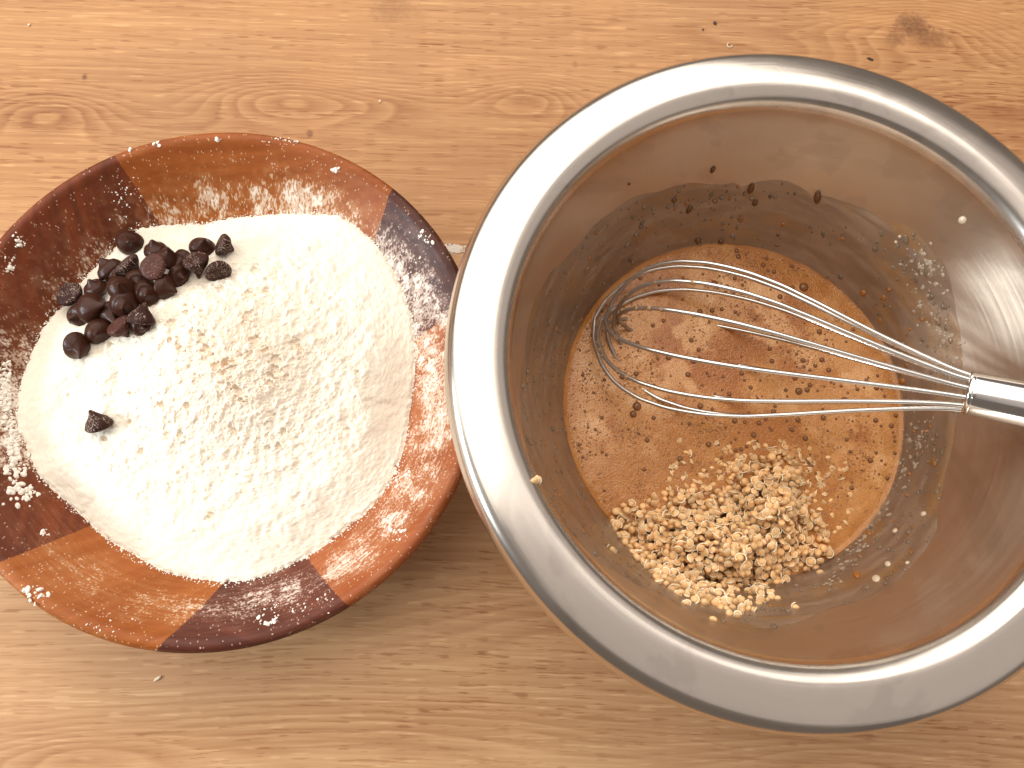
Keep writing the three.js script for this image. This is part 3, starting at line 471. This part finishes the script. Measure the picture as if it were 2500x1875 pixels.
// ───────────── whisk ─────────────
{
  const tip = px(1452, 778, 0.0365), fer = px(2352, 957, 0.0945), L = tip.distanceTo(fer), A = fer.clone().sub(tip).divideScalar(L);
  const side = V(0, 1, 0).cross(A).normalize(), up = A.clone().cross(side).normalize();          // side points to the near side of the picture or away, up to the viewer
  const w = group('whisk', [tip.x, tip.y, tip.z]);
  tag(w, 'stainless steel balloon whisk resting in the batter with its handle over the bowl rim', 'whisk');
  const rad = table([[0, 0], [0.012, 0.0075], [0.03, 0.0125], [0.06, 0.0185], [0.1, 0.0238], [0.15, 0.0275], [0.2, 0.0296], [0.27, 0.0308], [0.34, 0.0307], [0.42, 0.0294], [0.5, 0.0270], [0.6, 0.0228], [0.7, 0.0182], [0.8, 0.0138], [0.9, 0.0098], [1, 0.0064], [1.06, 0.0058]]);
  const coat = (u, v) => ss(0.16, 0.03, Math.abs(u - 0.5)) * (0.55 + 0.45 * noise(u * 160, v * 4, 301)) * ss(0.25, 0.5, noise(u * 60, 3, 303) + ss(0.1, 0, Math.abs(u - 0.5)));
  const wire = new THREE.MeshPhysicalMaterial({ color: lin(1, 1, 1), metalness: 1, roughness: 1,
    map: tex(1024, 8, (u, v) => mix3([216, 212, 207], [112, 82, 58], 0.7 * coat(u, v)), true), roughnessMap: tex(512, 4, (u, v) => [0, 255 * (0.2 + 0.25 * coat(u, v)), 255 * (1 - 0.6 * coat(u, v))], false), metalnessMap: null });
  wire.metalnessMap = wire.roughnessMap;
  for (let i = 0; i < 6; i++) {
    const phi = (i * 30 + 6) * D2R, short = [0, 5, 9, 11, 7, 3][i] * 0.001, pts = [], c = Math.cos(phi), s = Math.sin(phi), jig = 0.0012 * Math.sin(i * 2.4);
    const at = (t, sg) => { const x = short + t * (L - short), r = rad(t) * sg; return A.clone().multiplyScalar(x).addScaledVector(side, r * c + jig * (1 - t)).addScaledVector(up, r * s); };
    for (let k = 0; k <= 26; k++) pts.push(at(1.04 * (1 - k / 26) ** 1.7, 1));
    for (let k = 1; k <= 26; k++) pts.push(at(1.04 * (k / 26) ** 1.7, -1));
    const g = new THREE.TubeGeometry(new THREE.CatmullRomCurve3(pts), 220, 0.00085, 10);
    const m = mesh('wire_loop', g, wire, w); if (i) m.name = `wire_loop_00${i}`;
  }
  const RB = rng(311), blobs = [];
  for (let i = 0; i < 70; i++) { const phi = (Math.floor(RB() * 6) * 30 + 6) * D2R, sg = RB() < 0.5 ? 1 : -1, t = 0.02 + 0.35 * RB() ** 1.6, k = Math.round((phi / D2R - 6) / 30), short = [0, 5, 9, 11, 7, 3][k] * 0.001, jig = 0.0012 * Math.sin(k * 2.4); const x = short + t * (L - short), r = rad(t) * sg; const p = A.clone().multiplyScalar(x).addScaledVector(side, r * Math.cos(phi) + jig * (1 - t)).addScaledVector(up, r * Math.sin(phi)); const b = new THREE.SphereGeometry(0.00075 + 0.0005 * RB(), 8, 6); b.scale(1.25, 0.9, 0.95); b.translate(p.x, p.y - 0.0003, p.z); blobs.push(b); }
  mesh('clinging_batter', mergeGeometries(blobs), new THREE.MeshPhysicalMaterial({ color: lin(0.42, 0.22, 0.09), roughness: 0.15 }), w).userData.kind = 'stuff';
  const hp = smoothProfile([[0, 0.0003], [0.0060, 0.0003], [0.0072, 0.0006], [0.0078, 0.0014], [0.0079, 0.0024]], 30).concat([[0.00782, 0.0025], [0.00782, 0.0026], [0.0079, 0.0027]], smoothProfile([[0.0079, 0.004], [0.0080, 0.03], [0.0082, 0.06], [0.0086, 0.09], [0.0082, 0.118], [0.006, 0.126], [0, 0.128]], 50));
  const hg = new THREE.LatheGeometry(hp.map(p => new THREE.Vector2(p[0], p[1])), 64);
  const h = mesh('handle', hg, new THREE.MeshPhysicalMaterial({ color: lin(0.72, 0.69, 0.66), metalness: 1, roughness: 0.14 }), w);
  h.position.copy(A).multiplyScalar(L); h.quaternion.setFromUnitVectors(V(0, 1, 0), A);
}

// ───────────── crumbs on the table and rim ─────────────
{
  const crumbGeo = k => { const g = new THREE.IcosahedronGeometry(1, 2), p = g.attributes.position; for (let i = 0; i < p.count; i++) { const x = p.getX(i), y = p.getY(i), z = p.getZ(i), w = 0.75 + 0.5 * noise(x * 2.2 + 5, y * 2.2 + z * 2.2, k); p.setXYZ(i, x * w, y * w, z * w); } g.computeVertexNormals(); return g; };
  const geos = [crumbGeo(1), crumbGeo(2)], darkM = new THREE.MeshStandardMaterial({ color: lin(0.06, 0.03, 0.015), roughness: 0.8 }), paleM = new THREE.MeshStandardMaterial({ color: lin(0.75, 0.62, 0.42), roughness: 0.7 });
  for (const [u, v, sx, sz, rot, k, label] of [
    [1745, 57, 0.9, 1.1, 0.3, 0, 'dark crumb on the table above the steel bowl, larger one of two'], [1716, 73, 0.5, 0.5, 0, 0, 'tiny dark crumb on the table above the steel bowl, smaller one of two'],
    [2124, 145, 1.8, 0.6, -0.4, 0, 'thin dark sliver on the table at the steel bowl upper right rim'], [386, 1656, 1.8, 0.6, 0.6, 1, 'pale seed-like crumb on the table below the wooden bowl'],
    [72, 62, 0.6, 0.6, 0, 1, 'pale speck on the table in the upper left corner'], [928, 248, 0.5, 0.7, 0, 1, 'pale speck on the wood-grain swirl above the wooden bowl']]) {
    const p = px(u, v, 0), m = mesh('crumb', geos[k], k ? paleM : darkM); m.position.set(p.x, 0.0004, p.z); m.scale.set(sx * 0.001, 0.0005, sz * 0.001); m.rotation.y = rot; tag(m, label, 'crumb');
  }
  const rc = px(1781, 111, 0), ring = mesh('curled_husk', new THREE.TorusGeometry(0.0013, 0.00025, 6, 20, 4.6).rotateX(Math.PI / 2), paleM); ring.position.set(rc.x, 0.0003, rc.z); tag(ring, 'tiny pale curled husk on the table above the steel bowl', 'husk');
  const sm = px(1107, 608, 0), R = rng(5), bits = []; for (let i = 0; i < 260; i++) { const g = new THREE.IcosahedronGeometry(0.0002 + 0.0005 * R() ** 2, 0); g.scale(1.4, 0.25, 1); g.translate(0.0062 * (R() + R() - 1), 0.0001, 0.0026 * (R() + R() - 1)); bits.push(g); }
  const s = mesh('flour_smudge', mergeGeometries(bits), new THREE.MeshStandardMaterial({ color: lin(0.7, 0.6, 0.5), roughness: 1 })); s.position.set(sm.x, 0.0001, sm.z); tag(s, 'smudge of spilled flour on the table between the two bowls', 'flour smudge');
}
scene.traverse(o => { if (o.isMesh) o.castShadow = o.receiveShadow = true; });
renderer.render(scene, camera);
